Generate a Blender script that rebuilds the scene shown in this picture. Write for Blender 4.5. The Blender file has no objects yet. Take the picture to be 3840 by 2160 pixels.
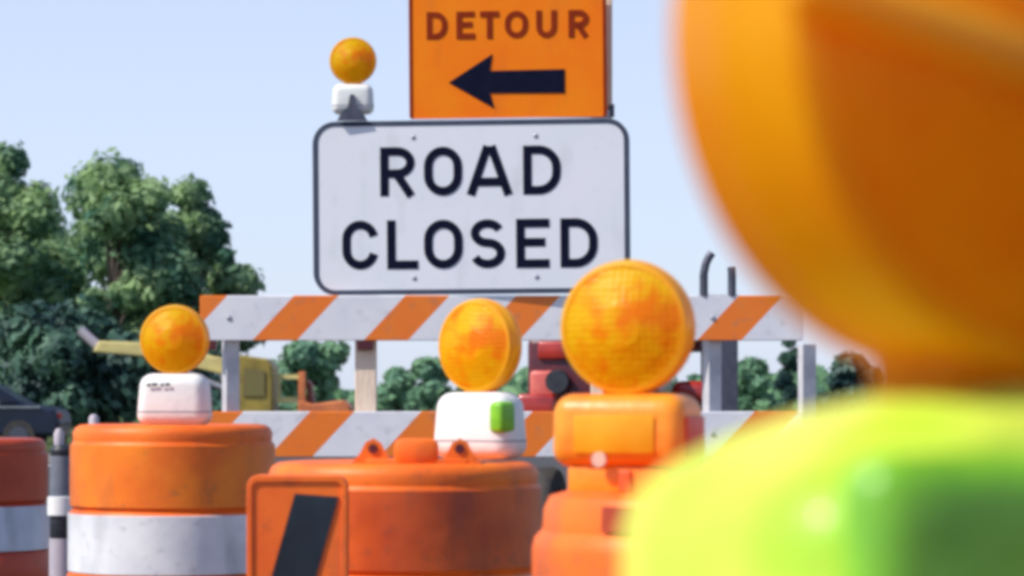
import bpy, bmesh, math, random
from mathutils import Vector, Matrix
random.seed(7)
sc = bpy.context.scene
col = sc.collection
R = math.radians

# ---------------------------------------------------------------- world, sun, camera
FPX = 2844.0            # focal length in px of a 1024 px wide frame (100 mm on 36 mm)
CAMZ = 1.08
HOR = 400.0             # horizon row
def PX(px, Y): return (px - 512.0) / FPX * Y
def PZ(py, Y): return CAMZ - (py - HOR) / FPX * Y
def S(Y): return FPX / Y

cam = bpy.data.cameras.new("camera")
cam.lens = 100; cam.sensor_width = 36
cam.shift_y = (HOR - 288) / 1024.0
cam.clip_start = 0.05; cam.clip_end = 6000
cam.dof.use_dof = True
cam.dof.focus_distance = 9.2
cam.dof.aperture_fstop = 9.5
co = bpy.data.objects.new("camera", cam); col.objects.link(co)
co.location = (0, 0, CAMZ); co.rotation_euler = (R(90), 0, 0)
sc.camera = co

EL = R(47); PHI = R(67)
sd = Vector((-math.sin(PHI) * math.cos(EL), -math.cos(PHI) * math.cos(EL), math.sin(EL)))
w = bpy.data.worlds.new("World"); sc.world = w; w.use_nodes = True
nt = w.node_tree
bg = nt.nodes['Background']
sky = nt.nodes.new('ShaderNodeTexSky'); sky.sky_type = 'NISHITA'; sky.sun_disc = False
sky.sun_elevation = EL; sky.sun_rotation = math.atan2(sd.x, sd.y) % (2 * math.pi)
sky.air_density = 1.0; sky.dust_density = 0.6; sky.ozone_density = 3.0; sky.altitude = 0
tint = nt.nodes.new('ShaderNodeMix'); tint.data_type = 'RGBA'; tint.blend_type = 'MULTIPLY'
tint.inputs[0].default_value = 1.0
tint.inputs[7].default_value = (1.0, 0.98, 1.15, 1)
haze = nt.nodes.new('ShaderNodeMix'); haze.data_type = 'RGBA'; haze.inputs[0].default_value = 0.62
haze.inputs[7].default_value = (6.3, 7.2, 8.9, 1)          # bright summer haze over the whole sky
# haze is thick near the horizon and thins towards the zenith
wtc = nt.nodes.new('ShaderNodeTexCoord'); wsx = nt.nodes.new('ShaderNodeSeparateXYZ'); wmr = nt.nodes.new('ShaderNodeMapRange')
wmr.inputs[1].default_value = 0.10; wmr.inputs[2].default_value = 0.55; wmr.inputs[3].default_value = 0.66; wmr.inputs[4].default_value = 0.06
nt.links.new(wtc.outputs['Generated'], wsx.inputs[0]); nt.links.new(wsx.outputs[2], wmr.inputs[0]); nt.links.new(wmr.outputs[0], haze.inputs[0])
nt.links.new(sky.outputs[0], tint.inputs[6]); nt.links.new(tint.outputs[2], haze.inputs[6]); nt.links.new(haze.outputs[2], bg.inputs[0])
bg.inputs[1].default_value = 0.125
sl = bpy.data.lights.new("sun", 'SUN'); sl.energy = 5.0; sl.angle = R(0.5); sl.color = (1.0, 0.95, 0.86)
so = bpy.data.objects.new("sun", sl); col.objects.link(so)
so.rotation_euler = (-sd).to_track_quat('-Z', 'Y').to_euler(); so.location = (-20, -10, 30)
sc.view_settings.view_transform = 'Standard'; sc.view_settings.look = 'None'
sc.view_settings.exposure = 0; sc.view_settings.gamma = 1
sc.cycles.filter_width = 4.2
sc.cycles.max_bounces = 10; sc.cycles.transmission_bounces = 8; sc.cycles.diffuse_bounces = 4
sc.cycles.caustics_reflective = False; sc.cycles.caustics_refractive = False
sc.cycles.use_denoising = True

# ---------------------------------------------------------------- materials
def mat(name, c1, c2=None, scale=6.0, rough=0.5, spec=0.5, metal=0.0, bump=0.0, bscale=60.0,
        transl=0.0, tcol=None, coat=0.0, detail=4.0, lo=0.35, hi=0.65, cells=0.0, cellscale=60.0, stretch=None, dirt=0.0):
    m = bpy.data.materials.new(name); m.use_nodes = True
    n = m.node_tree; N = n.nodes; L = n.links
    p = N['Principled BSDF']; out = N['Material Output']
    p.inputs['Roughness'].default_value = rough
    p.inputs['Metallic'].default_value = metal
    p.inputs['Specular IOR Level'].default_value = spec
    p.inputs['Coat Weight'].default_value = coat
    p.inputs['Coat Roughness'].default_value = 0.12
    tc = N.new('ShaderNodeTexCoord'); vec = tc.outputs['Object']
    if stretch:
        mp = N.new('ShaderNodeMapping'); mp.inputs['Scale'].default_value = stretch
        L.new(vec, mp.inputs[0]); vec = mp.outputs[0]
    c2 = c2 or tuple(x * 0.75 for x in c1)
    nz = N.new('ShaderNodeTexNoise'); nz.inputs['Scale'].default_value = scale; nz.inputs['Detail'].default_value = detail
    L.new(vec, nz.inputs['Vector'])
    mr = N.new('ShaderNodeMapRange'); mr.inputs[1].default_value = lo; mr.inputs[2].default_value = hi
    L.new(nz.outputs[0], mr.inputs[0])
    mx = N.new('ShaderNodeMix'); mx.data_type = 'RGBA'
    mx.inputs[6].default_value = (*c1, 1); mx.inputs[7].default_value = (*c2, 1)
    L.new(mr.outputs[0], mx.inputs[0]); csock = mx.outputs[2]
    if dirt:
        for sc_, st_, a_, b_ in ((9, (1, 1, .35), .56, .74), (30, (1, 1, 1.3), .60, .80)):
            mp2 = N.new('ShaderNodeMapping'); mp2.inputs['Scale'].default_value = st_; L.new(tc.outputs['Object'], mp2.inputs[0])
            dn = N.new('ShaderNodeTexNoise'); dn.inputs['Scale'].default_value = sc_; dn.inputs['Detail'].default_value = 8; L.new(mp2.outputs[0], dn.inputs['Vector'])
            dr = N.new('ShaderNodeMapRange'); dr.inputs[1].default_value = a_; dr.inputs[2].default_value = b_; dr.inputs[4].default_value = dirt; L.new(dn.outputs[0], dr.inputs[0])
            dm = N.new('ShaderNodeMix'); dm.data_type = 'RGBA'; dm.inputs[7].default_value = (.09, .07, .06, 1)
            L.new(dr.outputs[0], dm.inputs[0]); L.new(csock, dm.inputs[6]); csock = dm.outputs[2]
    L.new(csock, p.inputs['Base Color'])
    nrm = None
    if bump:
        b = N.new('ShaderNodeBump'); b.inputs['Strength'].default_value = bump; b.inputs['Distance'].default_value = 0.01
        n2 = N.new('ShaderNodeTexNoise'); n2.inputs['Scale'].default_value = bscale; L.new(vec, n2.inputs['Vector'])
        L.new(n2.outputs[0], b.inputs['Height']); nrm = b.outputs[0]
    if cells:
        b = N.new('ShaderNodeBump'); b.inputs['Strength'].default_value = cells; b.inputs['Distance'].default_value = 0.004
        v = N.new('ShaderNodeTexVoronoi'); v.inputs['Scale'].default_value = cellscale; v.inputs['Randomness'].default_value = 0.3; L.new(vec, v.inputs['Vector'])
        L.new(v.outputs['Distance'], b.inputs['Height'])
        if nrm: L.new(nrm, b.inputs['Normal'])
        nrm = b.outputs[0]
    if nrm: L.new(nrm, p.inputs['Normal'])
    if transl:
        t = N.new('ShaderNodeBsdfTranslucent')
        if tcol: t.inputs[0].default_value = (*tcol, 1)
        else: L.new(mx.outputs[2], t.inputs[0])
        if nrm: L.new(nrm, t.inputs['Normal'])
        ms = N.new('ShaderNodeMixShader'); ms.inputs[0].default_value = transl
        L.new(p.outputs[0], ms.inputs[1]); L.new(t.outputs[0], ms.inputs[2]); L.new(ms.outputs[0], out.inputs[0])
    return m

M = {}
M['drum'] = mat('drum_orange', (0.95, 0.20, 0.015), (0.78, 0.12, 0.012), 5, 0.5, 0.35, bump=0.25, bscale=14, dirt=.45)
M['drum_band'] = mat('drum_orange_sheeting', (0.98, 0.26, 0.015), (0.85, 0.16, 0.012), 7, 0.42, 0.4, bump=0.1, bscale=25, dirt=.4)
M['drum_dark'] = mat('drum_worn_rust', (0.78, 0.14, 0.02), (0.46, 0.06, 0.02), 5, 0.42, 0.4, bump=0.35, bscale=10, dirt=.5)  # shade on the middle drum's front, put into a darker sheeting orange
M['drum_red'] = mat('drum_dark_red', (0.52, 0.065, 0.015), (0.34, 0.036, 0.014), 5, 0.45, 0.5, bump=0.25, bscale=12)  # drum orange darkened to carry shade: left-edge drum and rim strip
M['drum_red2'] = mat('deep_red_plastic', (0.72, 0.07, 0.015), (0.55, 0.05, 0.015), 12, 0.45)  # orange lamp case as seen on its shaded side
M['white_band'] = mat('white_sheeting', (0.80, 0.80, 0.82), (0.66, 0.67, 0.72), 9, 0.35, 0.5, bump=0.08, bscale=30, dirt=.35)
M['blue_band'] = mat('white_sheeting_shaded', (0.62, 0.68, 0.80), (0.50, 0.57, 0.70), 9, 0.35, 0.5, bump=0.08, bscale=30, dirt=.35)  # white sheeting with bluish shade put into its colour
M['amber'] = mat('amber_lens', (1.0, 0.72, 0.003), (1.0, 0.27, 0.001), 20, 0.4, 0.25, transl=0.55, tcol=(1.0, 0.60, 0.003), coat=0.25, cells=0.4, cellscale=110, lo=.42, hi=.60)
M['amber_deep'] = mat('amber_lens_deep', (1.0, 0.44, 0.001), (0.80, 0.24, 0.001), 18, 0.4, 0.2, transl=0.48, tcol=(1.0, 0.46, 0.002), coat=0.05, cells=0.2, cellscale=60)
M['amber_mid'] = mat('amber_lens_rim', (1.0, 0.52, 0.003), (0.95, 0.32, 0.002), 16, 0.4, 0.25, transl=0.45, tcol=(1.0, 0.44, 0.003), coat=0.1)
M['amber_rim'] = mat('amber_rim', (1.0, 0.64, 0.03), (1.0, 0.46, 0.012), 14, 0.35, 0.4, transl=0.4, tcol=(1.0, 0.55, 0.01), coat=0.15)
M['case_white'] = mat('case_white_plastic', (0.82, 0.82, 0.79), (0.74, 0.74, 0.72), 12, 0.4, 0.5, bump=0.1)
M['case_orange'] = mat('case_orange_plastic', (1.0, 0.34, 0.02), (0.92, 0.22, 0.012), 14, 0.4, 0.5, bump=0.15, bscale=40)
M['case_lime'] = mat('case_lime_plastic', (0.74, 0.80, 0.10), (0.36, 0.66, 0.02), 16, 0.5, 0.4, bump=0.2, bscale=20, coat=0.12)
M['case_green'] = mat('case_green_panel', (0.24, 0.58, 0.03), (0.13, 0.38, 0.02), 26, 0.35, 0.5, bump=0.2, bscale=40)  # lime plastic with the shade of the front face in its colour
M['olive'] = mat('olive_recess', (0.17, 0.20, 0.05), (0.22, 0.12, 0.05), 25, 0.6)
M['green_dot'] = mat('green_patch', (0.24, 0.60, 0.02), (0.15, 0.44, 0.02), 40, 0.35)
M['case_boss'] = mat('peach_plastic', (0.85, 0.55, 0.42), None, 20, 0.5)
M['seam'] = mat('seam_grey', (0.35, 0.35, 0.38), None, 30, 0.5)
M['black'] = mat('black_rubber', (0.018, 0.02, 0.03), (0.03, 0.035, 0.045), 12, 0.5, bump=0.3)
M['black_stripe'] = mat('black_stripe_sheeting', (0.022, 0.035, 0.05), (0.012, 0.016, 0.024), 7, 0.45, 0.3, bump=0.05)
M['ink'] = mat('sign_black', (0.004, 0.006, 0.022), (0.007, 0.009, 0.028), 20, 0.7, 0.08)
M['brown_ink'] = mat('sign_brown_red', (0.25, 0.025, 0.006), (0.30, 0.035, 0.006), 20, 0.7, 0.1)
M['sign_white'] = mat('sign_white_sheeting', (0.80, 0.83, 0.87), (0.86, 0.85, 0.90), 4, 0.4, 0.4, dirt=.12)
M['sign_border'] = mat('sign_border', (0.06, 0.075, 0.12), (0.08, 0.095, 0.14), 10, 0.7, 0.15)
M['sign_orange'] = mat('sign_orange_sheeting', (1.0, 0.25, 0.003), (1.0, 0.20, 0.002), 5, 0.5, 0.2, dirt=.12)
M['steel'] = mat('galvanised_steel', (0.50, 0.50, 0.54), (0.36, 0.36, 0.42), 18, 0.42, 0.5, metal=0.5, bump=0.15)
M['steel_pale'] = mat('pale_steel', (0.68, 0.66, 0.68), (0.5, 0.48, 0.52), 10, 0.45, 0.5, metal=0.15)
M['steel_dark'] = mat('dark_steel', (0.07, 0.08, 0.11), (0.12, 0.12, 0.16), 18, 0.45, 0.5, metal=0.4)
M['wood'] = mat('painted_timber', (0.95, 0.78, 0.60), (0.88, 0.66, 0.50), 4, 0.7, 0.3, bump=0.4, bscale=30, stretch=(8, 8, 0.6))
M['panel'] = mat('channeliser_orange', (1.0, 0.19, 0.02), (0.88, 0.13, 0.018), 7, 0.42, 0.4, bump=0.2, bscale=16, dirt=.4)
M['tube_grey'] = mat('marker_grey', (0.13, 0.15, 0.19), (0.20, 0.20, 0.24), 16, 0.5)
M['tube_white'] = mat('marker_white', (0.85, 0.84, 0.82), (0.78, 0.77, 0.78), 16, 0.4)
M['tube_pale'] = mat('marker_pale', (0.42, 0.38, 0.44), (0.5, 0.44, 0.48), 16, 0.5)
M['yellow'] = mat('machine_yellow', (0.40, 0.29, 0.05), (0.22, 0.16, 0.03), 2.5, 0.5, 0.5, bump=0.2, bscale=8)
M['cream'] = mat('boom_pale_yellow', (0.80, 0.66, 0.24), (0.60, 0.50, 0.20), 2.5, 0.5)
M['machine_orange'] = mat('machine_orange', (0.75, 0.22, 0.07), (0.50, 0.14, 0.05), 3, 0.5)
M['rust'] = mat('machine_rust', (0.24, 0.06, 0.02), (0.16, 0.04, 0.02), 3, 0.6)
M['track'] = mat('track_rubber', (0.03, 0.03, 0.035), (0.07, 0.06, 0.05), 8, 0.8)
M['red'] = mat('tractor_red', (0.48, 0.028, 0.015), (0.26, 0.015, 0.012), 6, 0.3, 0.5, coat=0.5)
M['pink'] = mat('faded_red_paint', (0.78, 0.20, 0.15), (0.62, 0.11, 0.09), 8, 0.4)  # lighter, pinker red than the hood
M['maroon'] = mat('maroon_paint', (0.12, 0.012, 0.018), (0.07, 0.01, 0.02), 8, 0.4)
M['car_blue'] = mat('car_navy_paint', (0.012, 0.02, 0.045), (0.01, 0.016, 0.035), 3, 0.4, 0.3, coat=0.2)
M['glass'] = mat('car_glass', (0.05, 0.07, 0.075), (0.12, 0.15, 0.15), 1.2, 0.06, 0.8)
M['chrome'] = mat('chrome', (0.6, 0.6, 0.62), (0.5, 0.5, 0.5), 3, 0.2, metal=1.0)
M['lamp_red'] = mat('tail_lamp_red', (0.4, 0.01, 0.01), None, 3, 0.2)
M['leaf'] = mat('leaf_green', (0.080, 0.20, 0.125), (0.40, 0.56, 0.27), 0.8, 0.6, 0.3, transl=0.45, detail=5, lo=0.40, hi=0.62)
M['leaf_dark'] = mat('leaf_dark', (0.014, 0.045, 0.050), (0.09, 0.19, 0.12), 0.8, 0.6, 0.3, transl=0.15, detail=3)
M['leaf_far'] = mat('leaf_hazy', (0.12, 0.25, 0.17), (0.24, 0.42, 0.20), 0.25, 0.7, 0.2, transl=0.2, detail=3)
M['bark'] = mat('bark', (0.10, 0.08, 0.065), (0.06, 0.05, 0.045), 3, 0.9, 0.2, bump=0.6, bscale=10)
M['asphalt'] = mat('asphalt', (0.055, 0.055, 0.06), (0.075, 0.073, 0.072), 3, 0.9, 0.3, bump=0.4, bscale=90)
M['line_white'] = mat('road_paint_white', (0.7, 0.7, 0.68), (0.45, 0.45, 0.44), 9, 0.7)
M['line_yellow'] = mat('road_paint_yellow', (0.72, 0.45, 0.04), (0.5, 0.32, 0.04), 9, 0.7)
M['grass_ground'] = mat('grass_ground', (0.055, 0.095, 0.03), (0.09, 0.11, 0.045), 0.4, 0.95, 0.1, bump=0.6, bscale=20, detail=8)
M['gravel'] = mat('gravel', (0.25, 0.23, 0.20), (0.17, 0.155, 0.14), 12, 0.95, 0.2, bump=0.8, bscale=60)

def stripe_mat(name, x0, P=0.426, frac=0.40, slope=0.93):
    """orange / white sheeting; x0 = object x of a left stripe edge at object z = top"""
    m = bpy.data.materials.new(name); m.use_nodes = True
    n = m.node_tree; N = n.nodes; L = n.links; p = N['Principled BSDF']
    p.inputs['Roughness'].default_value = 0.35
    tc = N.new('ShaderNodeTexCoord'); sx = N.new('ShaderNodeSeparateXYZ'); L.new(tc.outputs['Object'], sx.inputs[0])
    def math_(op, a, b=None):
        q = N.new('ShaderNodeMath'); q.operation = op
        for i, v in enumerate((a, b)):
            if v is None: continue
            if isinstance(v, (int, float)): q.inputs[i].default_value = v
            else: L.new(v, q.inputs[i])
        return q.outputs[0]
    u = math_('SUBTRACT', sx.outputs[0], math_('MULTIPLY', sx.outputs[2], slope))
    u = math_('DIVIDE', math_('SUBTRACT', u, x0), P)
    f = math_('FRACT', math_('ADD', u, 50.0))
    o = math_('LESS_THAN', f, frac)
    nz = N.new('ShaderNodeTexNoise'); nz.inputs['Scale'].default_value = 9; L.new(tc.outputs['Object'], nz.inputs['Vector'])
    def mixc(fac, a, b):
        q = N.new('ShaderNodeMix'); q.data_type = 'RGBA'; L.new(fac, q.inputs[0])
        for i, v in ((6, a), (7, b)):
            if isinstance(v, tuple): q.inputs[i].default_value = (*v, 1)
            else: L.new(v, q.inputs[i])
        return q.outputs[2]
    d2 = N.new('ShaderNodeTexNoise'); d2.inputs['Scale'].default_value = 22; d2.inputs['Detail'].default_value = 8; L.new(tc.outputs['Object'], d2.inputs['Vector'])
    d3 = N.new('ShaderNodeMapRange'); d3.inputs[1].default_value = .55; d3.inputs[2].default_value = .75; d3.inputs[4].default_value = .3; L.new(d2.outputs[0], d3.inputs[0])
    wh = mixc(nz.outputs[0], (0.70, 0.71, 0.78), (0.90, 0.87, 0.88))
    og = mixc(nz.outputs[0], (0.92, 0.17, 0.015), (0.88, 0.24, 0.02))
    L.new(mixc(d3.outputs[0], mixc(o, wh, og), (.22, .17, .15)), p.inputs['Base Color'])
    return m

# ---------------------------------------------------------------- mesh helpers
def arc(cx, cz, rx, rz, a0, a1, n=12):
    return [(cx + rx * math.cos(R(a0 + (a1 - a0) * k / n)), cz + rz * math.sin(R(a0 + (a1 - a0) * k / n))) for k in range(n + 1)]
def rrect(x0, x1, z0, z1, r, n=8):
    return (arc(x1 - r, z1 - r, r, r, 0, 90, n) + arc(x0 + r, z1 - r, r, r, 90, 180, n) + arc(x0 + r, z0 + r, r, r, 180, 270, n) + arc(x1 - r, z0 + r, r, r, 270, 360, n))


class MB:
    def __init__(self): self.bm = bmesh.new()
    def _xf(self, vs, M_):
        bmesh.ops.transform(self.bm, matrix=M_, verts=vs)
    def box(self, c, s, rot=(0, 0, 0), bevel=0.0, seg=2, taper=None):
        r = bmesh.ops.create_cube(self.bm, size=1.0); vs = r['verts']
        bmesh.ops.scale(self.bm, vec=s, verts=vs)
        if taper:
            for v in vs:
                if v.co.z > 0: v.co.x *= taper[0]; v.co.y *= taper[1]
        if bevel:
            es = list({e for v in vs for e in v.link_edges})
            q = bmesh.ops.bevel(self.bm, geom=es, offset=bevel, segments=seg, profile=0.5, affect='EDGES', clamp_overlap=True)
            fs = set(q['faces']); vs = list({v for f in q['faces'] for v in f.verts})
            allv = set(vs)
            for v in list(allv):
                for f in v.link_faces: allv.update(f.verts)
            vs = list(allv)
        from mathutils import Euler
        self._xf(vs, Matrix.Translation(c) @ Euler(rot).to_matrix().to_4x4())
        return self
    def lathe(self, prof, seg=48, c=(0, 0, 0), axis='Z', cap=False):
        """prof: list of (r, h) from bottom to top"""
        rings = []; new = []
        for r, h in prof:
            if r < 1e-6:
                v = self.bm.verts.new((0, 0, h)); rings.append([v]); new.append(v)
            else:
                ring = [self.bm.verts.new((r * math.cos(2 * math.pi * k / seg), r * math.sin(2 * math.pi * k / seg), h)) for k in range(seg)]
                rings.append(ring); new += ring
        for a, b in zip(rings, rings[1:]):
            for k in range(seg):
                k2 = (k + 1) % seg
                if len(a) == 1 and len(b) == 1: continue
                if len(a) == 1: self.bm.faces.new((a[0], b[k2], b[k])) if False else self.bm.faces.new((a[0], b[k], b[k2]))
                elif len(b) == 1: self.bm.faces.new((a[k], b[0], a[k2])) if False else self.bm.faces.new((a[k], a[k2], b[0]))
                else: self.bm.faces.new((a[k], a[k2], b[k2], b[k]))
        if cap:
            for ring in (rings[0], rings[-1]):
                if len(ring) > 1: self.bm.faces.new(ring)
        Mx = Matrix.Identity(4)
        if axis == 'Y': Mx = Matrix.Rotation(R(90), 4, 'X')      # +Z -> -Y (towards the camera)
        if axis == 'X': Mx = Matrix.Rotation(R(90), 4, 'Y')
        self._xf(new, Matrix.Translation(c) @ Mx)
        return self
    def cyl(self, c, r, h, axis='Z', seg=24, r2=None):
        r2 = r if r2 is None else r2
        return self.lathe([(0, -h / 2), (r, -h / 2), (r2, h / 2), (0, h / 2)], seg, c, axis)
    def bar(self, a, b, r, seg=10, r2=None):
        a = Vector(a); b = Vector(b); d = b - a
        n0 = len(self.bm.verts)
        self.bm.verts.ensure_lookup_table()
        old = set(self.bm.verts)
        self.cyl((0, 0, 0), r, d.length, 'Z', seg, r2)
        vs = [v for v in self.bm.verts if v not in old]
        self._xf(vs, Matrix.Translation((a + b) / 2) @ d.to_track_quat('Z', 'Y').to_matrix().to_4x4())
        return self
    def tube(self, pts, r, seg=10):
        for a, b in zip(pts, pts[1:]): self.bar(a, b, r, seg)
        return self
    def loft(self, levels, cr, n=8):
        """levels: (z, half width, half depth); rounded-rectangle sections"""
        rings = []
        for z, hx, hy in levels:
            q = min(cr, hx * .98, hy * .98)
            rings.append([self.bm.verts.new((x, y, z)) for x, y in rrect(-hx, hx, -hy, hy, q, n)])
        m_ = len(rings[0])
        for a, b in zip(rings, rings[1:]):
            for k in range(m_): self.bm.faces.new((a[k], a[(k + 1) % m_], b[(k + 1) % m_], b[k]))
        self.bm.faces.new(rings[0][::-1]); self.bm.faces.new(rings[-1])
        return self
    def prism(self, poly, y0, y1):
        """polygon in XZ extruded from y0 (front) to y1"""
        a = [self.bm.verts.new((x, y0, z)) for x, z in poly]
        b = [self.bm.verts.new((x, y1, z)) for x, z in poly]
        self.bm.faces.new(a); self.bm.faces.new(b[::-1])
        n = len(poly)
        for k in range(n):
            self.bm.faces.new((a[k], b[k], b[(k + 1) % n], a[(k + 1) % n]))
        return self
    def ring(self, outer, inner, y0, y1):
        n = len(outer)
        V = [[self.bm.verts.new((x, y, z)) for x, z in P] for P, y in ((outer, y0), (inner, y0), (outer, y1), (inner, y1))]
        for k in range(n):
            j = (k + 1) % n
            self.bm.faces.new((V[0][k], V[0][j], V[1][j], V[1][k]))
            self.bm.faces.new((V[2][k], V[3][k], V[3][j], V[2][j]))
            self.bm.faces.new((V[0][k], V[2][k], V[2][j], V[0][j]))
            self.bm.faces.new((V[1][k], V[1][j], V[3][j], V[3][k]))
        return self
    def stroke(self, pts, wd, y, th=0.0009, closed=False):
        """flat stroke of width wd along pts (x, z), standing at y, extruded by th"""
        n = len(pts); Lp, Rp = [], []
        P = [Vector((p[0], p[1])) for p in pts]
        for i in range(n):
            if closed: a, b = P[i - 1], P[(i + 1) % n]
            else: a, b = P[max(0, i - 1)], P[min(n - 1, i + 1)]
            d1 = (P[i] - a).normalized() if (P[i] - a).length > 1e-9 else (b - P[i]).normalized()
            d2 = (b - P[i]).normalized() if (b - P[i]).length > 1e-9 else d1
            t = (d1 + d2).normalized(); nn = Vector((-t.y, t.x))
            c = max(0.35, nn.dot(Vector((-d1.y, d1.x))))
            Lp.append(P[i] + nn * (wd / 2 / c)); Rp.append(P[i] - nn * (wd / 2 / c))
        V = [[self.bm.verts.new((q.x, yy, q.y)) for q in A] for A, yy in ((Lp, y), (Rp, y), (Lp, y + th), (Rp, y + th))]
        rng = range(n) if closed else range(n - 1)
        for k in rng:
            j = (k + 1) % n
            self.bm.faces.new((V[0][k], V[0][j], V[1][j], V[1][k]))
            self.bm.faces.new((V[0][k], V[2][k], V[2][j], V[0][j]))
            self.bm.faces.new((V[1][k], V[1][j], V[3][j], V[3][k]))
        if not closed:
            for k in (0, n - 1): self.bm.faces.new((V[0][k], V[1][k], V[3][k], V[2][k]))
        return self
    def build(self, name, m, parent=None, smooth=False, loc=None, auto=True, bevel=0):
        bmesh.ops.recalc_face_normals(self.bm, faces=self.bm.faces)
        me = bpy.data.meshes.new(name)
        self.bm.to_mesh(me); self.bm.free()
        me.materials.append(m)
        if smooth:
            for p in me.polygons: p.use_smooth = True
            if auto:
                me.set_sharp_from_angle(angle=R(38))
        o = bpy.data.objects.new(name, me); col.objects.link(o)
        if parent: o.parent = parent
        if loc: o.location = loc
        if bevel:
            b = o.modifiers.new('bevel', 'BEVEL'); b.width = bevel; b.segments = 2; b.limit_method = 'ANGLE'
        return o

def tag(o, label, cat, group=None, kind=None):
    o['label'] = label; o['category'] = cat
    if group: o['group'] = group
    if kind: o['kind'] = kind
    return o
def thing(name, label, cat, loc=(0, 0, 0), rotz=0.0, group=None, rot=None):
    o = bpy.data.objects.new(name, None); col.objects.link(o); o.empty_display_size = 0.1
    o.location = loc; o.rotation_euler = rot or (0, 0, rotz)
    return tag(o, label, cat, group)
def struct(o):
    o['kind'] = 'structure'; return o
def sheet(name, x0, x1, y0, y1, z, m):
    b = MB(); v = [b.bm.verts.new(p) for p in ((x0, y0, z), (x1, y0, z), (x1, y1, z), (x0, y1, z))]; b.bm.faces.new(v)
    return b.build(name, m)

# ---------------------------------------------------------------- ground
struct(sheet('ground', -2500, 2500, -200, 5000, -0.012, M['grass_ground']))
struct(sheet('gravel_shoulder', -9.5, 7.5, -150, 600, -0.006, M['gravel']))
struct(sheet('road', -8.0, 6.0, -150, 600, 0.0, M['asphalt']))
b = MB()
for x in (-7.6, 5.6):
    v = [b.bm.verts.new(p) for p in ((x - .06, -150, .004), (x + .06, -150, .004), (x + .06, 600, .004), (x - .06, 600, .004))]; b.bm.faces.new(v)
struct(b.build('road_edge_line', M['line_white']))
b = MB()
for x in (-1.12, -0.88):
    v = [b.bm.verts.new(p) for p in ((x - .05, -150, .004), (x + .05, -150, .004), (x + .05, 600, .004), (x - .05, 600, .004))]; b.bm.faces.new(v)
struct(b.build('road_centre_line', M['line_yellow']))

# ---------------------------------------------------------------- drums
def drum(px, Y, zt, label, body='drum', band='white_band', rad=0.245, handle=True, step=False, hyaw=0.0, sheet_m='drum_band'):
    cx = PX(px, Y)
    t = thing('traffic_drum', label, 'traffic drum', (cx, Y, 0), 0, 'orange and white traffic drums')
    H = zt
    r = rad
    # top tier, two bands of each colour, slightly stepped
    prof = [(r + .045, .06), (r + .03, .075), (r + .028, H - .82), (r + .024, H - .80)]
    tiers = [(H - .80, H - .65, .022), (H - .64, H - .515, .015), (H - .505, H - .36, .010), (H - .35, H - .21, .005), (H - .20, H - .045, 0.0)]
    edge = [(r - .004, H - .022), (r - .010, H - .009), (r - .022, H - .002), (r - .04, H), (r - .09, H - .004), (0.05, H - .004), (0, H - .004)]
    pr = [(r + .045, .06), (r + .03, .075)]
    for z0, z1, dr in tiers:
        pr += [(r + dr - .006, z0 - .004), (r + dr, z0 + .004), (r + dr, z1 - .004), (r + dr - .006, z1 + .004)]
    if step:
        pr = pr[:-4] + [(r + .004, H - .20), (r + .006, H - .075), (r + .002, H - .060), (r - .008, H - .050), (r - .010, H - .022), (r - .018, H - .006), (r - .04, H), (0.05, H - .002), (0, H - .002)]
    else:
        pr += edge
    MB().lathe(pr, 72).build('body', M[body], t, True)
    # sheeting bands stand 2 mm proud
    for z0, z1, dr, mm in ((H - .355, H - .212, .005, band), (H - .645, H - .508, .015, band)):
        MB().lathe([(r + dr - .004, z0), (r + dr + .0025, z0 + .003), (r + dr + .0025, z1 - .003), (r + dr - .004, z1)], 72).build('reflective_band', M[mm], t, True)
    if not step:
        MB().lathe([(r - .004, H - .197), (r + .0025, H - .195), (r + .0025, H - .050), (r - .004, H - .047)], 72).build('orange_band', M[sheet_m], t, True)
    MB().lathe([(0, 0), (r + .13, 0), (r + .135, .02), (r + .125, .05), (r + .05, .062), (r + .03, .062)], 48).build('base_ring', M['black'], t, True)
    if handle:
        b = MB()
        b.box((0, 0, H + .018), (.13, .035, .05), bevel=.008)
        hd = b.build('handle', M['drum'], t, True); hd.rotation_euler = (0, 0, hyaw); hd.location = (.02, -.06, -.004)
        for s in (-1, 1):
            q = MB().prism([(s * .058, H - .006), (s * .112, H - .006), (s * .100, H + .035), (s * .085, H + .057), (s * .066, H + .045)][::s], -.012, .012)
            e = q.build('handle_ear', M['drum'], hd)
            MB().cyl((s * .084, -.0135, H + .030), .010, .004, 'Y', 14).build('bolt_hole', M['maroon'], e)
    return t

YA, YB, YC, YE, YG = 6.9, 9.1, 5.45, 3.75, 0.80
drum(173, YA, PZ(424, YA), 'orange drum with bright left side and wide white band, left of the black slashed panel', handle=False)
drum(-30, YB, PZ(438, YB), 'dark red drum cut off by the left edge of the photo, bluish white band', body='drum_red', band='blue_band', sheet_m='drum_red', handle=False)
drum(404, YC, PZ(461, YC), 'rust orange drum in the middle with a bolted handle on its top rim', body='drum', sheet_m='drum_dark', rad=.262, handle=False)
dE = drum(722, YE, PZ(491, YE), 'orange drum with a stepped rim under the orange cased lamp, partly behind the lime case', step=True, handle=False)
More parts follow.
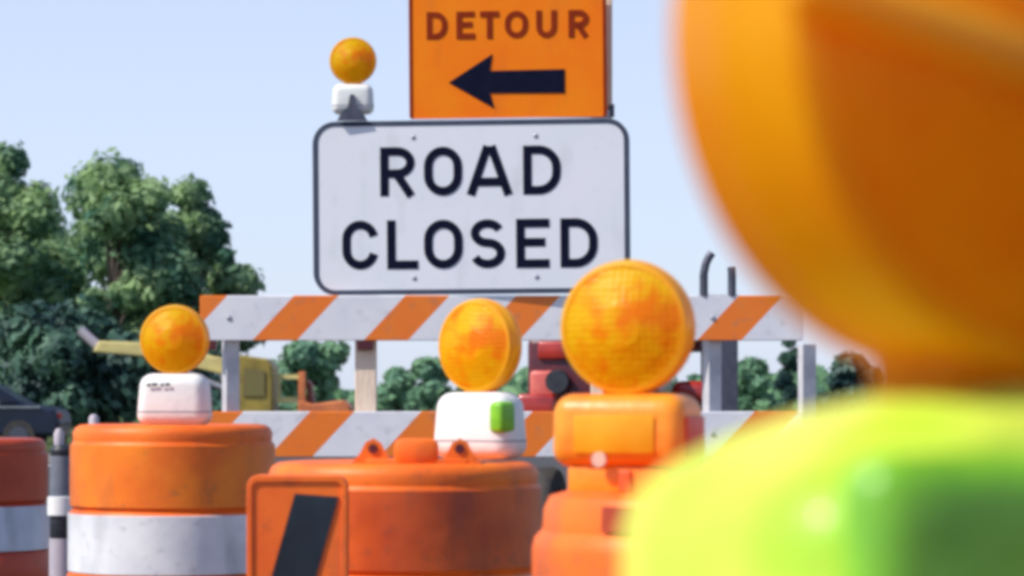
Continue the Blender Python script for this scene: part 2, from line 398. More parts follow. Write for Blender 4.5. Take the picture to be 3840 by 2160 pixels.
# dark red strip laid on the stepped rim as a recess shadow
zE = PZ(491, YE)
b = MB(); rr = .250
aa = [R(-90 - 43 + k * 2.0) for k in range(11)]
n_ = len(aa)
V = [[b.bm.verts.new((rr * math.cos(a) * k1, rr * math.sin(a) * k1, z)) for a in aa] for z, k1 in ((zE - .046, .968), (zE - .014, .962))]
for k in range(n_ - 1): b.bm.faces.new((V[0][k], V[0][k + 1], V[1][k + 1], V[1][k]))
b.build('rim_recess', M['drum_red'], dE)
drum(1000, YG, .895, 'orange drum below the camera carrying the big lime cased lamp, nearest of all', handle=False, rad=.235)

# handle of the middle drum
def handle_c():
    zc = PZ(461, YC)
    t = [o for o in col.objects if o.get('label', '').startswith('rust orange drum')][0]
    b = MB()
    b.box((0, 0, .022), (.082, .045, .054), bevel=.014)
    b.box((0, .002, .004), (.19, .040, .016), bevel=.005)
    hd = b.build('handle', M['drum'], t, True); hd.location = (.030, -.175, zc - .003)
    for s in (-1, 1):
        pts = [(s * .046, 0), (s * .122, 0), (s * .104, .022), (s * .094, .042), (s * .080, .049), (s * .066, .040)]
        e = MB().prism(pts[::s], -.014, .012).build('handle_ear', M['drum'], hd)
        MB().cyl((s * .080, -.0155, .030), .009, .004, 'Y', 14).build('bolt_hole', M['maroon'], e)
handle_c()

# ---------------------------------------------------------------- warning lights
def warning_light(px, Y, z0, yaw, label, r, case_h, case_w, case_d, case_m, lens_m='amber', rim_m='amber_rim',
                  plinth=0.0, seam=True, roll=0.0, bevel=0.03, depth=.03, cat='warning lamp', wire=False, name='warning_light', taper=(.9, .9), X=None, shape=None):
    t = thing(name, label, cat, (PX(px, Y) if X is None else X, Y, z0), 0, 'round amber warning lamps', rot=(0, roll, yaw))
    zc = plinth + case_h + r * .985
    # lens: two domed discs with a rim band between
    def dome(k):
        rr = r * .90; pts = []
        for i in range(9):
            a = i / 8 * R(90)
            pts.append((rr * math.cos(a) if i < 8 else 0, depth * .78 + .018 * math.sin(a) * 1.0))
        return pts
    rings = [(r * .90, depth * .74), (r * .90, depth * .80), (r * .84, depth * .84), (r * .80, depth * .90)]
    for k in range(4):
        q = .74 - k * .12
        rings += [(r * q, depth * (.93 + .10 * k)), (r * (q - .03), depth * (.93 + .10 * k) + .002)]
    rings += [(r * .28, depth * 1.34), (r * .1, depth * 1.38), (0, depth * 1.39)]
    for s, nm in ((1, 'lens'), (-1, 'lens')):
        o = MB().lathe(rings, 64, (0, 0, 0), 'Y').build(nm, M[lens_m], t, True)
        o.location = (0, 0, zc)
        if s < 0: o.rotation_euler = (0, 0, math.pi)
    rp = [(r * .905, -depth * .86), (r * .97, -depth * .80), (r * .995, -depth * .5), (r, -depth * .12), (r * 1.012, -depth * .08), (r * 1.012, depth * .08),
          (r, depth * .12), (r * .995, depth * .5), (r * .97, depth * .80), (r * .905, depth * .86)]
    MB().lathe(rp, 64, (0, 0, 0), 'Y').build('rim', M[rim_m], t, True).location = (0, 0, zc)
    # reflector disc and bulb inside
    MB().lathe([(0, -.003), (r * .55, -.003), (r * .55, .003), (0, .003)], 32, (0, 0, 0), 'Y').build('reflector', M['amber_rim'], t).location = (0, 0, zc)
    # neck
    MB().box((0, 0, plinth + case_h + .002), (r * .72, depth * 1.1, .022), bevel=.006).build('neck', M[lens_m], t, True)
    # case
    cs = (MB().loft([(z_ * case_h, case_w / 2 * f_, case_d / 2 * g_) for z_, f_, g_ in shape], bevel) if shape else MB().box((0, 0, plinth + case_h / 2), (case_w, case_d, case_h), bevel=bevel, seg=6, taper=taper)).build('case', M[case_m], t, True)
    if seam:
        tf = 1 - (1 - taper[0]) * .27
        MB().loft([(plinth + case_h * .27 - .0018, case_w * tf / 2 + .0006, case_d * tf / 2 + .0006), (plinth + case_h * .27 + .0018, case_w * tf / 2 + .0006, case_d * tf / 2 + .0006)], bevel).build('seam', M['seam'], cs)
    if plinth:
        MB().box((0, 0, plinth * .5), (case_w * .74, case_d * .8, plinth + .004), bevel=.004).build('foot', M[case_m], t, True)
        MB().box((.012, -case_d * .41, plinth * .5), (.016, .008, plinth * .8), bevel=.002).build('clamp', M['panel'], t)
    return t, cs

zA = PZ(424, YA) - .004
lA, cA = warning_light(175, YA - .05, zA, R(-6), 'round amber lamp with a small lettered white case on the lit left drum', .083, .126, .178, .10, 'case_white')
# faint printed line on the case of this lamp
b = MB()
for k, (x, w_) in enumerate(((-.062, .010), (-.048, .014), (-.029, .008), (-.016, .011))):
    b.box((x, 0, (k % 2) * .0012), (w_, .0012, .007))
o = b.build('printing', M['steel_dark'], cA); o.location = (.01, -.0515, .098)
zC = PZ(461, YC) - .004
YCl = YC + .03
lC, cC = warning_light(480, YCl, zC + .008, R(-38), 'oval looking amber lamp on a white case with green patch, above the middle drum', .0905, .128, .190, .095, 'case_white', depth=.024)
MB().box((.0765, -.028, .080), (.034, .046, .060), bevel=.010, seg=4).build('patch', M['green_dot'], cC, True)
zD = PZ(491, YE)
YD = YE + .03
lD, cD = warning_light(628, YD, zD - .003, R(-20), 'large amber lamp with orange case covering the corner of the white sign', .0895, .097, .186, .12, 'case_orange', plinth=.034, seam=False, taper=(.97, .97), bevel=.026)
MB().box((0, -.0605, .078), (.11, .004, .05), bevel=.0018).build('face_plate', M['amber_rim'], cD, True)
MB().cyl((-.02, -.0625, .045), .010, .004, 'Y', 20).build('screw_boss', M['case_boss'], cD, True)

MB().box((.0915, 0, .076), (.006, .082, .052), bevel=.0028, seg=3).build('side_plate', M['drum_red2'], cD, True)  # plate added so the case's right side is coloured as in shade
# the nearest lamp: lime case
zG = .893
r_ = .0955
lG, cG = warning_light(1003, YG, PZ(379, YG) - .176, R(30), 'huge blurred amber lamp with lime green case, nearest the camera at right', r_, .176, .204, .120, 'case_lime',
                       lens_m='amber_deep', rim_m='amber_mid', seam=False, bevel=.030, depth=.036, shape=[(0, .96, .95), (.05, 1, 1), (.76, 1, 1), (.82, .965, .975), (.865, .87, .92), (.905, .73, .84), (.945, .54, .70), (.975, .34, .52), (1.0, .14, .28)])
MB().box((-.002, -.0545, .083), (.190, .024, .148), bevel=.0118, seg=4, taper=(.97, 1)).build('front_panel', M['case_green'], cG, True)  # green block added for the shaded front of the lime case
MB().box((.030, -.0668, .142), (.108, .006, .020), bevel=.0026, seg=3).build('recess', M['olive'], cG, True)

MB().box((-.057, -.0400, .2665), (.085, .014, .0155), (0, R(15), R(-10)), bevel=.0065, seg=4).build('moulded_rib', M['amber_rim'], lG, True)  # bright highlight across the lens, built as an added amber bar

# lamp standing on the white sign
YS = 10.9
lS, cS = warning_light(353, YS + .06, PZ(113, YS), 0, 'small amber lamp standing on top left corner of the ROAD CLOSED sign', .090, .118, .165, .08, 'case_white', taper=(.92, .92))
b = MB().prism([(-.058, -.028), (.058, -.028), (.040, .004), (.016, .024), (.008, .072), (-.008, .072), (-.016, .024), (-.040, .004)], -.056, -.041)
b.build('bracket', M['steel_dark'], lS)

# ---------------------------------------------------------------- signs
def glyph(ch, W, t):
    """strokes in a box W wide, 1 high; centre lines inset by t/2"""
    h = t / 2; l, r, b_, tp = h, W - h, h, 1 - h
    if ch == 'O':
        rx = (r - l) / 2; k = rx * 1.05
        return [(arc(l + rx, tp - k, rx, k, 0, 180) + arc(l + rx, b_ + k, rx, k, 180, 360), True)]
    if ch == 'D':
        rx = (r - l) * .62; k = .36
        return [([(l, 0), (l, 1)], False),
                ([(l + h, tp), (r - rx, tp)] + arc(r - rx, tp - k, rx, k, 90, 0)[1:] + arc(r - rx, b_ + k, rx, k, 0, -90)[0:] + [(l + h, b_)], False)]
    if ch == 'R':
        m = .46; k = (tp - m) / 2; rx = (r - l) * .5
        return [([(l, 0), (l, 1)], False),
                ([(l + h, tp), (r - rx, tp)] + arc(r - rx, tp - k, rx, k, 90, -90)[1:] + [(l + h, m)], False),
                ([(l + (r - l) * .48, m - h * .2), (r + h * .15, 0)], False)]
    if ch == 'A':
        c = W / 2
        return [([(h * .55, 0), (c - h * .42, 1)], False), ([(W - h * .55, 0), (c + h * .42, 1)], False), ([(W * .24, .27), (W * .76, .27)], False), ([(c - h * 1.3, .955), (c + h * 1.3, .955)], False, .09)]
    if ch == 'C':
        rx = (r - l) / 2; k = rx * 1.05; c = l + rx
        return [(arc(c, tp - k, rx, k, 12, 180) + arc(c, b_ + k, rx, k, 180, 348), False)]
    if ch == 'L': return [([(l, 0), (l, 1)], False), ([(l + h, b_), (W, b_)], False)]
    if ch == 'E': return [([(l, 0), (l, 1)], False), ([(l + h, b_), (W, b_)], False), ([(l + h, tp), (W, tp)], False), ([(l + h, .52), (W * .88, .52)], False)]
    if ch == 'T': return [([(W / 2, 0), (W / 2, 1 - t)], False), ([(0, tp), (W, tp)], False)]
    if ch == 'U':
        rx = (r - l) / 2; k = rx * 1.05
        return [([(l, 1), (l, b_ + k)] + arc(l + rx, b_ + k, rx, k, 180, 360)[1:] + [(r, 1)], False)]
    if ch == 'S':
        rx = (r - l) / 2; c = l + rx; k1 = (tp - .52) / 2; k2 = (.52 - b_) / 2
        return [(arc(c, tp - k1, rx * .94, k1, 22, 270, 16) + arc(c, b_ + k2, rx, k2, 90, -158, 16)[1:], False)]
def word(mb, items, zb, cap, t, y):
    """items: (char, x_left, x_right) in metres"""
    i = 0
    for ch, x0, x1 in items:
        W = (x1 - x0) / cap
        for pts, cl, *ww in glyph(ch, W, t):
            mb.stroke([(x0 + p[0] * cap, zb + p[1] * cap) for p in pts], (ww[0] if ww else t) * cap, y - .0003 * (i % 4), closed=cl); i += 1
k = 1 / S(YS)                    # metres per px at the sign
# ROAD CLOSED: local origin at panel centre
scx, scz = 471.0, 207.0
t = thing('road_sign', 'white ROAD CLOSED sign with rounded corners and dark border', 'road sign', (PX(scx, YS), YS, PZ(scz, YS)), rot=(0, R(-.45), R(-3)))
def L2(px, py): return ((px - scx) * k, -(py - scz) * k)
W2, H2 = 159 * k, 87.3 * k
MB().prism(rrect(-W2, W2, -H2, H2, .088), 0, .003).build('panel', M['sign_white'], t)
MB().ring(rrect(-W2 + .0012, W2 - .0012, -H2 + .0012, H2 - .0012, .087), rrect(-W2 + .0225, W2 - .0225, -H2 + .0205, H2 - .0205, .064), -.0015, -.0002).build('border', M['sign_border'], t)
def items(word_, xs): return [(c, (a - scx) * k, (b_ - scx) * k) for c, (a, b_) in zip(word_, xs)]
m1 = MB()
q = lambda a: 293.3 + a * .2209           # from the 1690 px crop (x) to the 1024 px frame
word(m1, items('ROAD', [(q(393), q(550)), (q(592), q(765)), (q(793), q(986)), (q(1042), q(1212))]), (scz - 195.3) * k, 49.0 * k, .175, -.0016)
m1.build('lettering', M['ink'], t)
m1 = MB()
word(m1, items('CLOSED', [(q(218), q(382)), (q(422), q(563)), (q(590), q(765)), (q(798), q(958)), (q(1008), q(1158)), (q(1208), q(1376))]), (scz - 268.4) * k, 49.0 * k, .175, -.0016)
m1.build('lettering', M['ink'], t)
for bx in (-.22, .25):
    for bz in (-.27, .27):
        MB().lathe([(.010, -.001), (.009, .002), (.005, .0038), (0, .0042)], 16, (bx, 0, bz), 'Y').build('bolt', M['steel'], t)

# DETOUR
dcx, dcz = 507.5, 40.0
t = thing('detour_sign', 'orange DETOUR sign with a black arrow pointing left', 'road sign', (PX(dcx, YS), YS, PZ(dcz, YS)), rot=(0, R(-.45), R(-3)))
W3, H3 = 99 * k, 78 * k
MB().prism(rrect(-W3, W3, -H3, H3 - 2 * k, .012), 0, .003).build('panel', M['sign_orange'], t)
MB().ring(rrect(-W3 + .001, W3 - .001, -H3 - .0, H3 - 2 * k - .001, .011), rrect(-W3 + .014, W3 - .014, -H3 + .001, H3 - 2 * k - .014, .006), -.0015, -.0002).build('border', M['brown_ink'], t)
m1 = MB()
its = [(c, (q(a) - dcx) * k, (q(b_) - dcx) * k) for c, (a, b_) in zip('DETOUR', [(603, 698), (738, 822), (846, 932), (958, 1064), (1100, 1194), (1246, 1338)])]
word(m1, its, (dcz - 38.5) * k, 27.5 * k, .21, -.0016)
m1.build('lettering', M['brown_ink'], t)
A_ = lambda px, py: ((px / 2.516 - dcx) * k, (dcz - py / 2.516) * k)
MB().prism([A_(1128, 206), A_(1238, 136), A_(1232, 178), A_(1420, 176), A_(1420, 236), A_(1232, 234), A_(1242, 272)], -.003, -.0003).build('arrow', M['ink'], t)

# timber posts that carry both signs
for px, top, lab in ((365, 150, 'pale timber post at left behind the two signs'), (602, -30, 'pale timber post behind the right half of the signs, mostly hidden by a lamp')):
    zt = PZ(top, YS)
    o = MB().box((0, 0, zt / 2), (.082, .06, zt), bevel=.004).build('sign_post', M['wood'])
    o.location = (PX(px, YS), YS + .075, 0)
    tag(o, lab, 'post', 'timber sign posts')
# bracket that joins the two panels
t = thing('sign_rail', 'grey steel rail joining the DETOUR sign to the sign below', 'bracket', (PX(520, YS), YS + .034, PZ(113, YS)))
MB().box((0, 0, 0), (.70, .016, .028), bevel=.002).build('rail', M['steel'], t)
MB().box((.353, -.002, .012), (.02, .012, .05), bevel=.002).build('end_clip', M['steel_dark'], t)

# ---------------------------------------------------------------- barricade
YBc = YS
t = thing('barricade', 'long barricade with orange and white slanted stripes below the signs', 'barricade', (PX(500, YBc), YBc, 0))
bx0, bx1 = (200 - 500) * k, (803 - 500) * k
for i, (top, bot, edge) in enumerate(((295.5, 340.5, 740), (411.5, 457, 780), (528, 573, 760))):
    z1, z0 = PZ(top, YBc), PZ(bot, YBc)
    # stripe phase: left edge of one orange stripe on the board's top line
    x0 = (edge / 2.516 - 500) * k - .93 * (z1 - z0) / 2
    m_ = stripe_mat('barricade_sheeting', x0)
    o = MB().box(((bx0 + bx1) / 2, 0, 0), (bx1 - bx0, .022, z1 - z0), bevel=.003, seg=1).build('board', m_, t)
    o.location = (0, .014, (z0 + z1) / 2)
for px in (229, 713):
    f = MB().box((0, 0, PZ(297, YBc) / 2 + .03), (.055, .055, PZ(297, YBc) - .06), (0, 0, R(24)), bevel=.003).build('upright', M['steel_pale'], t)
    f.location = ((px - 500) * k, .068, 0)
    MB().box((0, 0, .035), (.05, 1.3, .05), bevel=.003).build('foot', M['steel_pale'], t).location = ((px - 500) * k, .1, 0)
    for zz in (PZ(318, YBc), PZ(434, YBc)):
        for dx in (0,):
            MB().lathe([(.011, -.001), (.010, .003), (.005, .005), (0, .0054)], 16, ((px - 500) * k + dx, .003, zz), 'Y').build('bolt', M['steel'], t)
# clamps seen below the top board
for px in (208, 365):
    MB().box(((px - 500) * k, .030, PZ(345, YBc)), (.06, .05, .036), bevel=.003).build('clamp', M['maroon'], t)

# bent steel bracket on the board's right part
t = thing('steel_bracket', 'pair of short dark steel arms standing on the right end of the striped board', 'bracket', (PX(704, YS), YS + .014, PZ(296, YS)))
MB().tube([(0, 0, 0), (0, 0, .085), (.008, 0, .125), (.020, 0, .150), (.032, 0, .166)], .0165).build('arm', M['steel_dark'], t, True)
MB().tube([(.108, 0, 0), (.108, 0, .085), (.106, 0, .112)], .0165).build('arm', M['steel_dark'], t, True)
MB().box((.054, 0, .0), (.16, .02, .012), bevel=.002).build('base_plate', M['steel_pale'], t)

# pale post right of the barricade, and darker one
Yp = 12.6
o = MB().box((0, 0, PZ(344, Yp) / 2), (.068, .05, PZ(344, Yp)), (0, 0, R(20)), bevel=.004).build('marker_post', M['steel_pale']); o.location = (PX(807, Yp), Yp, 0)
tag(o, 'pale grey post standing just right of the barricade end', 'post')
Yp = 13.4
o = MB().box((0, 0, PZ(338, Yp) / 2), (.08, .06, PZ(338, Yp)), bevel=.004).build('marker_post', M['steel_dark']); o.location = (PX(729, Yp), Yp, 0)
tag(o, 'dark post behind the right upright of the barricade', 'post')

# ---------------------------------------------------------------- channeliser panel with black slash
YF = 5.0
kf = 1 / S(YF)
t = thing('slashed_panel', 'orange upright panel with rounded top and black slanted slash', 'channeliser', (PX(297, YF), YF, 0), R(0))
Wf = 50.5 * kf; zf = PZ(475, YF)
MB().prism(rrect(-Wf, Wf, .10, zf, .022), 0, .05).build('panel', M['panel'], t, False, bevel=.004)
MB().ring(rrect(-Wf + .001, Wf - .001, .101, zf - .001, .021), rrect(-Wf + .010, Wf - .010, .112, zf - .012, .012), -.004, -.0003).build('raised_edge', M['panel'], t, bevel=.001)
F_ = lambda px, py: ((px / 2.516 - 297) * kf, PZ(py / 2.516, YF))
MB().prism([F_(742, 1242), F_(852, 1250), F_(790, 1470), F_(680, 1462)], -.003, -.0002).build('black_slash', M['black_stripe'], t)
MB().prism([(-.085, .55), (.04, .75), (.04, .62), (-.02, .42)], -.003, -.0002).build('black_slash', M['black_stripe'], t)
MB().box((0, .02, .05), (.40, .38, .10), bevel=.02).build('base', M['black'], t)

# ---------------------------------------------------------------- tubular marker between the two left drums
YT = 7.9; kt = 1 / S(YT)
t = thing('tube_marker', 'grey tubular marker with white band between the two left drums', 'marker post', (PX(62, YT), YT, 0))
rt = 12.0 * kt
zz = lambda py: PZ(py, YT)
MB().lathe([(rt * 1.12, 0.05), (rt * 1.05, zz(538)), (rt * 1.05, zz(538))], 28).build('lower_tube', M['tube_pale'], t, True)
MB().lathe([(rt * .9, zz(538)), (rt, zz(536)), (rt, zz(516)), (rt * .9, zz(515))], 28).build('collar', M['black'], t, True)
MB().lathe([(rt * .9, zz(515)), (rt * 1.2, zz(515)), (rt * 1.2, zz(497)), (rt * .9, zz(496))], 28).build('white_band', M['tube_white'], t, True)
MB().lathe([(rt, zz(497)), (rt * .95, zz(455))], 28).build('upper_tube', M['tube_grey'], t, True)
MB().lathe([(rt * .95, zz(456)), (rt * 1.0, zz(450)), (rt * .7, zz(445)), (0, zz(444))], 28).build('cap', M['black'], t, True)
MB().lathe([(rt * .42, zz(447)), (rt * .45, zz(434)), (rt * .25, zz(429)), (0, zz(428))], 20, (-.008, 0, 0)).build('knob', M['tube_pale'], t, True)
MB().lathe([(0, 0), (.19, 0), (.18, .04), (.05, .07), (0, .07)], 32).build('base', M['black'], t, True)
YT2 = 12.0
o = MB().lathe([(.022, 0), (.022, PZ(418, YT2)), (.014, PZ(415, YT2)), (0, PZ(414, YT2))], 16).build('slim_post', M['tube_pale'], None, True)
o.location = (PX(94, YT2), YT2, 0)
tag(o, 'tip of a slim pale post behind the lit left drum', 'post')

# ---------------------------------------------------------------- yellow machine beyond the barricade
YM = 58.0; km = 1 / S(YM)
t = thing('excavator', 'yellow construction machine with pale boom beyond the barricade, left part', 'excavator', (PX(262, YM), YM, 0))
mx = lambda px: (px - 262) * km
mz = lambda py: PZ(py, YM)
MB().prism([(mx(240), .55), (mx(276), .55), (mx(276), mz(366)), (mx(270), mz(359)), (mx(240), mz(355))], -.8, .8).build('cab', M['yellow'], t, bevel=.05)
MB().prism([(mx(246), mz(396)), (mx(268), mz(396)), (mx(268), mz(371)), (mx(248), mz(368))], -.83, -.81).build('cab_window', M['olive'], t)
MB().prism([(mx(94), mz(352)), (mx(100), mz(341)), (mx(150), mz(343)), (mx(242), mz(362)), (mx(242), mz(379)), (mx(150), mz(357))], -.16, .16).build('boom', M['cream'], t, bevel=.03)
MB().bar((mx(98), 0, mz(346)), (mx(80), 0, mz(330)), .10, 12).build('boom_tip', M['tube_pale'], t)
MB().bar((mx(170), -.2, mz(366)), (mx(244), -.2, mz(396)), .06, 12).build('hydraulic_ram', M['steel'], t)
b = MB(); b.box(((mx(279) + mx(306)) / 2, -.5, mz(377)), (mx(306) - mx(277), .09, .09)); b.box(((mx(279) + mx(306)) / 2, -.5, mz(400)), (mx(306) - mx(277), .09, .12)); b.box((mx(281), -.5, mz(389)), (.07, .088, .5))
b.build('guard_rail', M['cream'], t)
MB().box((mx(304), -.5, mz(394)), (.14, .14, .9), bevel=.02).build('rail_post', M['machine_orange'], t)
MB().prism([(mx(308), .5), (mx(318), .5), (mx(312), mz(384)), (mx(308), mz(380))], -.4, .4).build('side_plate', M['rust'], t)
MB().prism([(mx(300), .5), (mx(352), .5), (mx(352), mz(406)), (mx(345), mz(400)), (mx(315), mz(404)), (mx(300), mz(400))], -.6, .6).build('rear_body', M['machine_orange'], t, bevel=.04)
for s in (-.75, .75):
    MB().prism(rrect(mx(225), mx(345), .0, .6, .28), s - .2, s + .2).build('track', M['track'], t)

# ---------------------------------------------------------------- red tractor behind the barricade
YR = 20.0; kr = 1 / S(YR)
t = thing('tractor', 'red tractor behind the barricade, mostly hidden by the orange cased lamp', 'tractor', (PX(657, YR), YR, 0), R(-14))
MB().box((-.18, -.9, 1.19), (.66, 1.5, .62), bevel=.08, seg=4).build('hood', M['red'], t, True)
g = MB().box((-.18, -1.68, 1.10), (.68, .14, .78), bevel=.05, seg=3).build('grille', M['maroon'], t, True)
MB().box((-.40, -1.762, 1.16), (.18, .05, .22), bevel=.03, seg=3).build('nose_plate', M['pink'], t, True)
MB().box((-.22, -1.758, 1.40), (.44, .04, .12), bevel=.02, seg=3).build('badge_plate', M['red'], t, True)
for x in (-.30, .12):
    MB().cyl((x, -1.80, 1.20), .075, .06, 'Y', 22).build('headlight', M['black'], t, True)
MB().box((-.44, -1.74, 1.03), (.26, .16, .18), bevel=.03, seg=3).build('bumper', M['red'], t, True)
for x in (-.34, .34):
    MB().box((x, .0, 1.30), (.05, .05, .72), bevel=.01).build('roof_post', M['maroon'], t)
for x in (-.36, .36):
    MB().box((x, -.12, 1.12), (.32, .9, .18), bevel=.07, seg=4).build('fender', M['red'], t, True)
MB().box((0, -.1, 1.50), (.84, 1.0, .16), bevel=.06, seg=3).build('roof', M['maroon'], t, True)
MB().box((-.22, -.64, 1.36), (.56, .03, .20), bevel=.01).build('windscreen', M['red'], t)
for x, y, r, w_ in ((-.42, .1, .55, .2), (.42, .1, .55, .2), (-.5, -1.35, .32, .2), (.5, -1.35, .32, .2)):
    wl = MB().lathe([(r * .55, -w_ / 2), (r * .93, -w_ / 2), (r, -w_ / 3), (r, w_ / 3), (r * .93, w_ / 2), (r * .55, w_ / 2)], 32, (0, 0, 0), 'X').build('wheel', M['track'], t, True)
    wl.location = (x, y, r)
    MB().lathe([(0, -w_ / 3), (r * .56, -w_ / 3), (r * .56, w_ / 3), (0, w_ / 3)], 24, (0, 0, 0), 'X').build('rim', M['red'], wl, True)

# ---------------------------------------------------------------- parked car, far left
YK = 60.0
t = thing('parked_car', 'dark blue car parked under the trees at the far left', 'car', (PX(-38, YK), YK, 0))
prof = [(-2.15, .32), (-2.2, .62), (-2.12, .86), (-1.35, .96), (1.55, .98), (2.1, .90), (2.2, .62), (2.15, .32)]
MB().prism(prof, -.86, .86).build('body', M['car_blue'], t, bevel=.08)
MB().prism([(-1.30, .95), (-.62, 1.40), (.75, 1.42), (1.50, .97)], -.70, .70).build('cabin', M['car_blue'], t, bevel=.06)
for a, b2 in (((-1.02, 1.0), (-.1, 1.34)), ((-.02, 1.0), (.98, 1.34))):
    x0, x1 = a[0], b2[0]
    pl = [(x0, 1.0), (x1, 1.0), (x1 - (.32 if x1 > .5 else 0), 1.34), (x0 + (.42 if x0 < -.5 else 0), 1.34)]
    MB().prism(pl, -.72, -.705).build('window', M['glass'], t)
for x in (-1.35, 1.35):
    wl = MB().lathe([(0, -.1), (.30, -.1), (.33, -.06), (.33, .1), (0, .1)], 28, (0, 0, 0), 'Y').build('wheel', M['track'], t, True); wl.location = (x, -.80, .33)
    MB().lathe([(0, .1), (.19, .1), (.20, .115), (0, .12)], 24, (0, 0, 0), 'Y').build('rim', M['steel_dark'], wl, True)
    wl = MB().lathe([(0, -.1), (.30, -.1), (.33, -.06), (.33, .1), (0, .1)], 28, (0, 0, 0), 'Y').build('wheel', M['track'], t, True); wl.location = (x, .78, .33)
MB().box((0, -.868, .93), (3.6, .02, .03)).build('trim', M['chrome'], t)
MB().box((2.17, -.6, .74), (.06, .4, .12), bevel=.01).build('tail_lamp', M['lamp_red'], t)

# ---------------------------------------------------------------- trees
def tree(px, Y, top_py, wpx, label, leafm='leaf', n=9000, base_py=None, leaf=.17, lobes=16, seed=1, droop=0.0, group='trees beyond the barricade', squash=1.0, lowz=.8):
    rnd = random.Random(seed)
    kk = 1 / S(Y)
    H = PZ(top_py, Y); Wd = wpx * kk
    t = thing('tree', label, 'tree', (PX(px, Y), Y, 0), 0, group)
    # trunk and limbs
    b = MB(); tr = max(.08, Wd * .035)
    b.bar((0, 0, 0), (.1, 0, H * .35), tr, 10, tr * .75); b.bar((.1, 0, H * .34), (0, .1, H * .7), tr * .75, 8, tr * .3)
    L_ = []
    for i in range(lobes):
        a = rnd.uniform(0, 2 * math.pi); f = i / lobes
        z = lowz + (H - lowz) * (.16 + .70 * f ** .85)
        rel = (z - lowz) / (H - lowz)
        rad = Wd / 2 * (math.sin(math.pi * min(1, (rel * .80 + .22))) ** .6) * squash
        d = rad * rnd.uniform(.15, .86)
        rr = Wd * rnd.uniform(.07, .21)
        if z + rr * .9 > H: z = H - rr * .9
        c = Vector((d * math.cos(a), d * math.sin(a), z))
        L_.append((c, rr))
        if i % 2 == 0: b.bar((.05, 0, min(z * .6, H * .6)), c, tr * .35, 6, tr * .1)
    L_.append((Vector((0, 0, H - Wd * .17)), Wd * .17))
    b.build('trunk', M['bark'], t, True)
    me = bpy.data.meshes.new('crown'); vs = []; fs = []
    wts = [r * r for _, r in L_]
    for i in range(n):
        c, r = rnd.choices(L_, wts)[0]
        v = Vector((rnd.gauss(0, 1), rnd.gauss(0, 1), rnd.gauss(0, 1))).normalized()
        q = r * (rnd.random() ** .45) * (1.0 + abs(rnd.gauss(0, .16)))
        p = c + Vector((v.x, v.y, v.z * .82)) * q
        if p.z < .3: continue
        s = leaf * rnd.uniform(.45, 1.25)
        nrm = (v + Vector((rnd.uniform(-.7, .7), rnd.uniform(-.7, .7), rnd.uniform(-.3, .9)))).normalized()
        u = nrm.orthogonal().normalized(); u.rotate(Matrix.Rotation(rnd.uniform(0, 6.28), 3, nrm)); w_ = nrm.cross(u)
        k0 = len(vs)
        vs += [p - u * s, p + w_ * s * .55, p + u * s, p - w_ * s * .55]
        fs.append((k0, k0 + 1, k0 + 2, k0 + 3))
    me.from_pydata([tuple(v) for v in vs], [], fs); me.materials.append(M[leafm])
    o = bpy.data.objects.new('crown', me); col.objects.link(o); o.parent = t
    return t

tree(5, 84, 140, 130, 'tall green tree at the left edge of the photo', n=12000, seed=3, lobes=22)
tree(112, 78, 150, 190, 'broad round topped tree in the middle of the left cluster', n=15000, seed=5, lobes=26)
tree(190, 80, 176, 112, 'tree at the right end of the left cluster, beside open sky', n=11000, seed=11, lobes=24, squash=1.1)
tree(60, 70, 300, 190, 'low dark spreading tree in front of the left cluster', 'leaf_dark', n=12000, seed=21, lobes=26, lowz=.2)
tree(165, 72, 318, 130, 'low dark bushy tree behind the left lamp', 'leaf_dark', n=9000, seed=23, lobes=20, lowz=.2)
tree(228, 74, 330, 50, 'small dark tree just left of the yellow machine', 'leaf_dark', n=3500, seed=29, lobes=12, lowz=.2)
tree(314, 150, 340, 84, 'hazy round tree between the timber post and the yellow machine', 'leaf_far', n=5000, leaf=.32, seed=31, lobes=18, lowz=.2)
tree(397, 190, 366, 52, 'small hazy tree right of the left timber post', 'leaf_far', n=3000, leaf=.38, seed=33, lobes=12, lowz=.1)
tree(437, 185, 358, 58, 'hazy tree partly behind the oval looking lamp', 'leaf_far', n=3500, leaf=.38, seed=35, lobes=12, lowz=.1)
tree(480, 195, 362, 50, 'hazy tree behind the white lamp case', 'leaf_far', n=2600, leaf=.38, seed=36, lobes=10, lowz=.1)
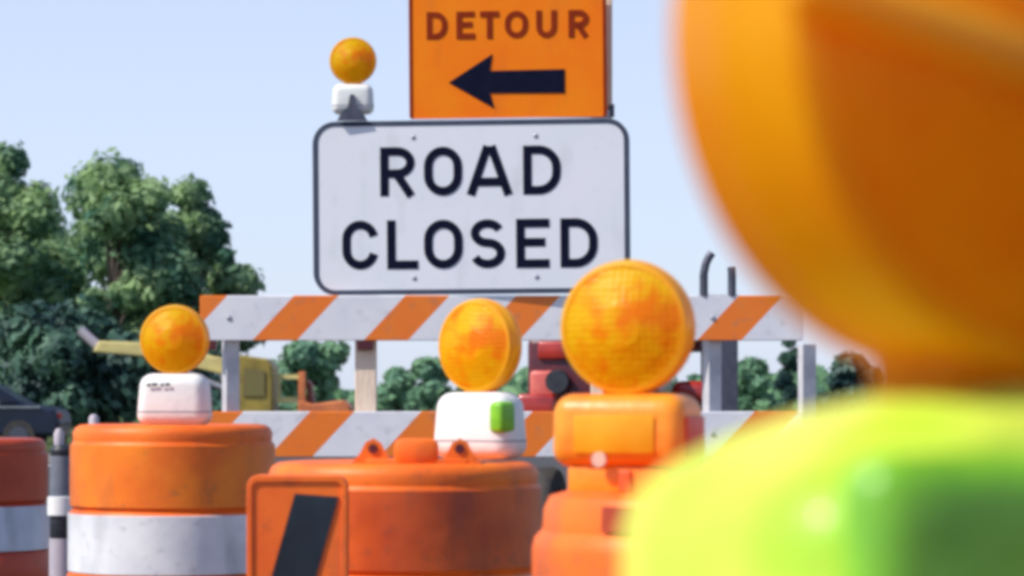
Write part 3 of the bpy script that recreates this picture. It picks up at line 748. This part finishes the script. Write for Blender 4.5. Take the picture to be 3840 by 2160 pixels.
tree(752, 120, 357, 52, 'light green tree seen under the right end of the striped board', 'leaf_far', n=3500, leaf=.27, seed=37, lobes=14, lowz=.1)
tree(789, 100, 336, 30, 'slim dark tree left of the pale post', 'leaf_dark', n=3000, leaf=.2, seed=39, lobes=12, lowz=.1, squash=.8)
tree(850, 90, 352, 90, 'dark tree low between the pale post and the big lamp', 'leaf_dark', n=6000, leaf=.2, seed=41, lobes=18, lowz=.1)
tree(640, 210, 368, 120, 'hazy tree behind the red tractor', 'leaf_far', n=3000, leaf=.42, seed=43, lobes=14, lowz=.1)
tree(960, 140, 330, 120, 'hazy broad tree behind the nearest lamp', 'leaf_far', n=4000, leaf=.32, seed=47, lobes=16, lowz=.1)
tree(40, 88, 205, 170, 'green tree filling the gap low behind the two tallest trees', n=12000, seed=51, lobes=26, lowz=.5)
tree(160, 86, 205, 165, 'green tree filling the gap behind the middle and right trees', n=12000, seed=53, lobes=26, lowz=.5)
tree(222, 83, 250, 62, 'rounded green tree at the right foot of the left cluster, above the barricade end', n=5000, seed=57, lobes=16, lowz=.5)
# far woodland closing the horizon
rnd = random.Random(99); vs = []; fs = []
for i in range(16000):
    x = rnd.uniform(-260, 320); y = rnd.uniform(300, 325)
    h = 2.6 + 1.6 * math.sin(x * .09) + 1.1 * math.sin(x * .23 + 1) + .8 * math.sin(x * .61)
    z = rnd.uniform(0, max(1.2, h)); s = rnd.uniform(.4, .9)
    u = Vector((rnd.uniform(-1, 1), rnd.uniform(-.4, .4), rnd.uniform(-1, 1))).normalized(); nn = Vector((rnd.uniform(-.4, .4), -1, rnd.uniform(-.2, .8))).normalized()
    w_ = nn.cross(u).normalized(); p = Vector((x, y, z)); k0 = len(vs)
    vs += [tuple(p - u * s), tuple(p + w_ * s), tuple(p + u * s), tuple(p - w_ * s)]; fs.append((k0, k0 + 1, k0 + 2, k0 + 3))
me = bpy.data.meshes.new('far_woodland'); me.from_pydata(vs, [], fs); me.materials.append(M['leaf_far'])
o = bpy.data.objects.new('far_woodland', me); col.objects.link(o)
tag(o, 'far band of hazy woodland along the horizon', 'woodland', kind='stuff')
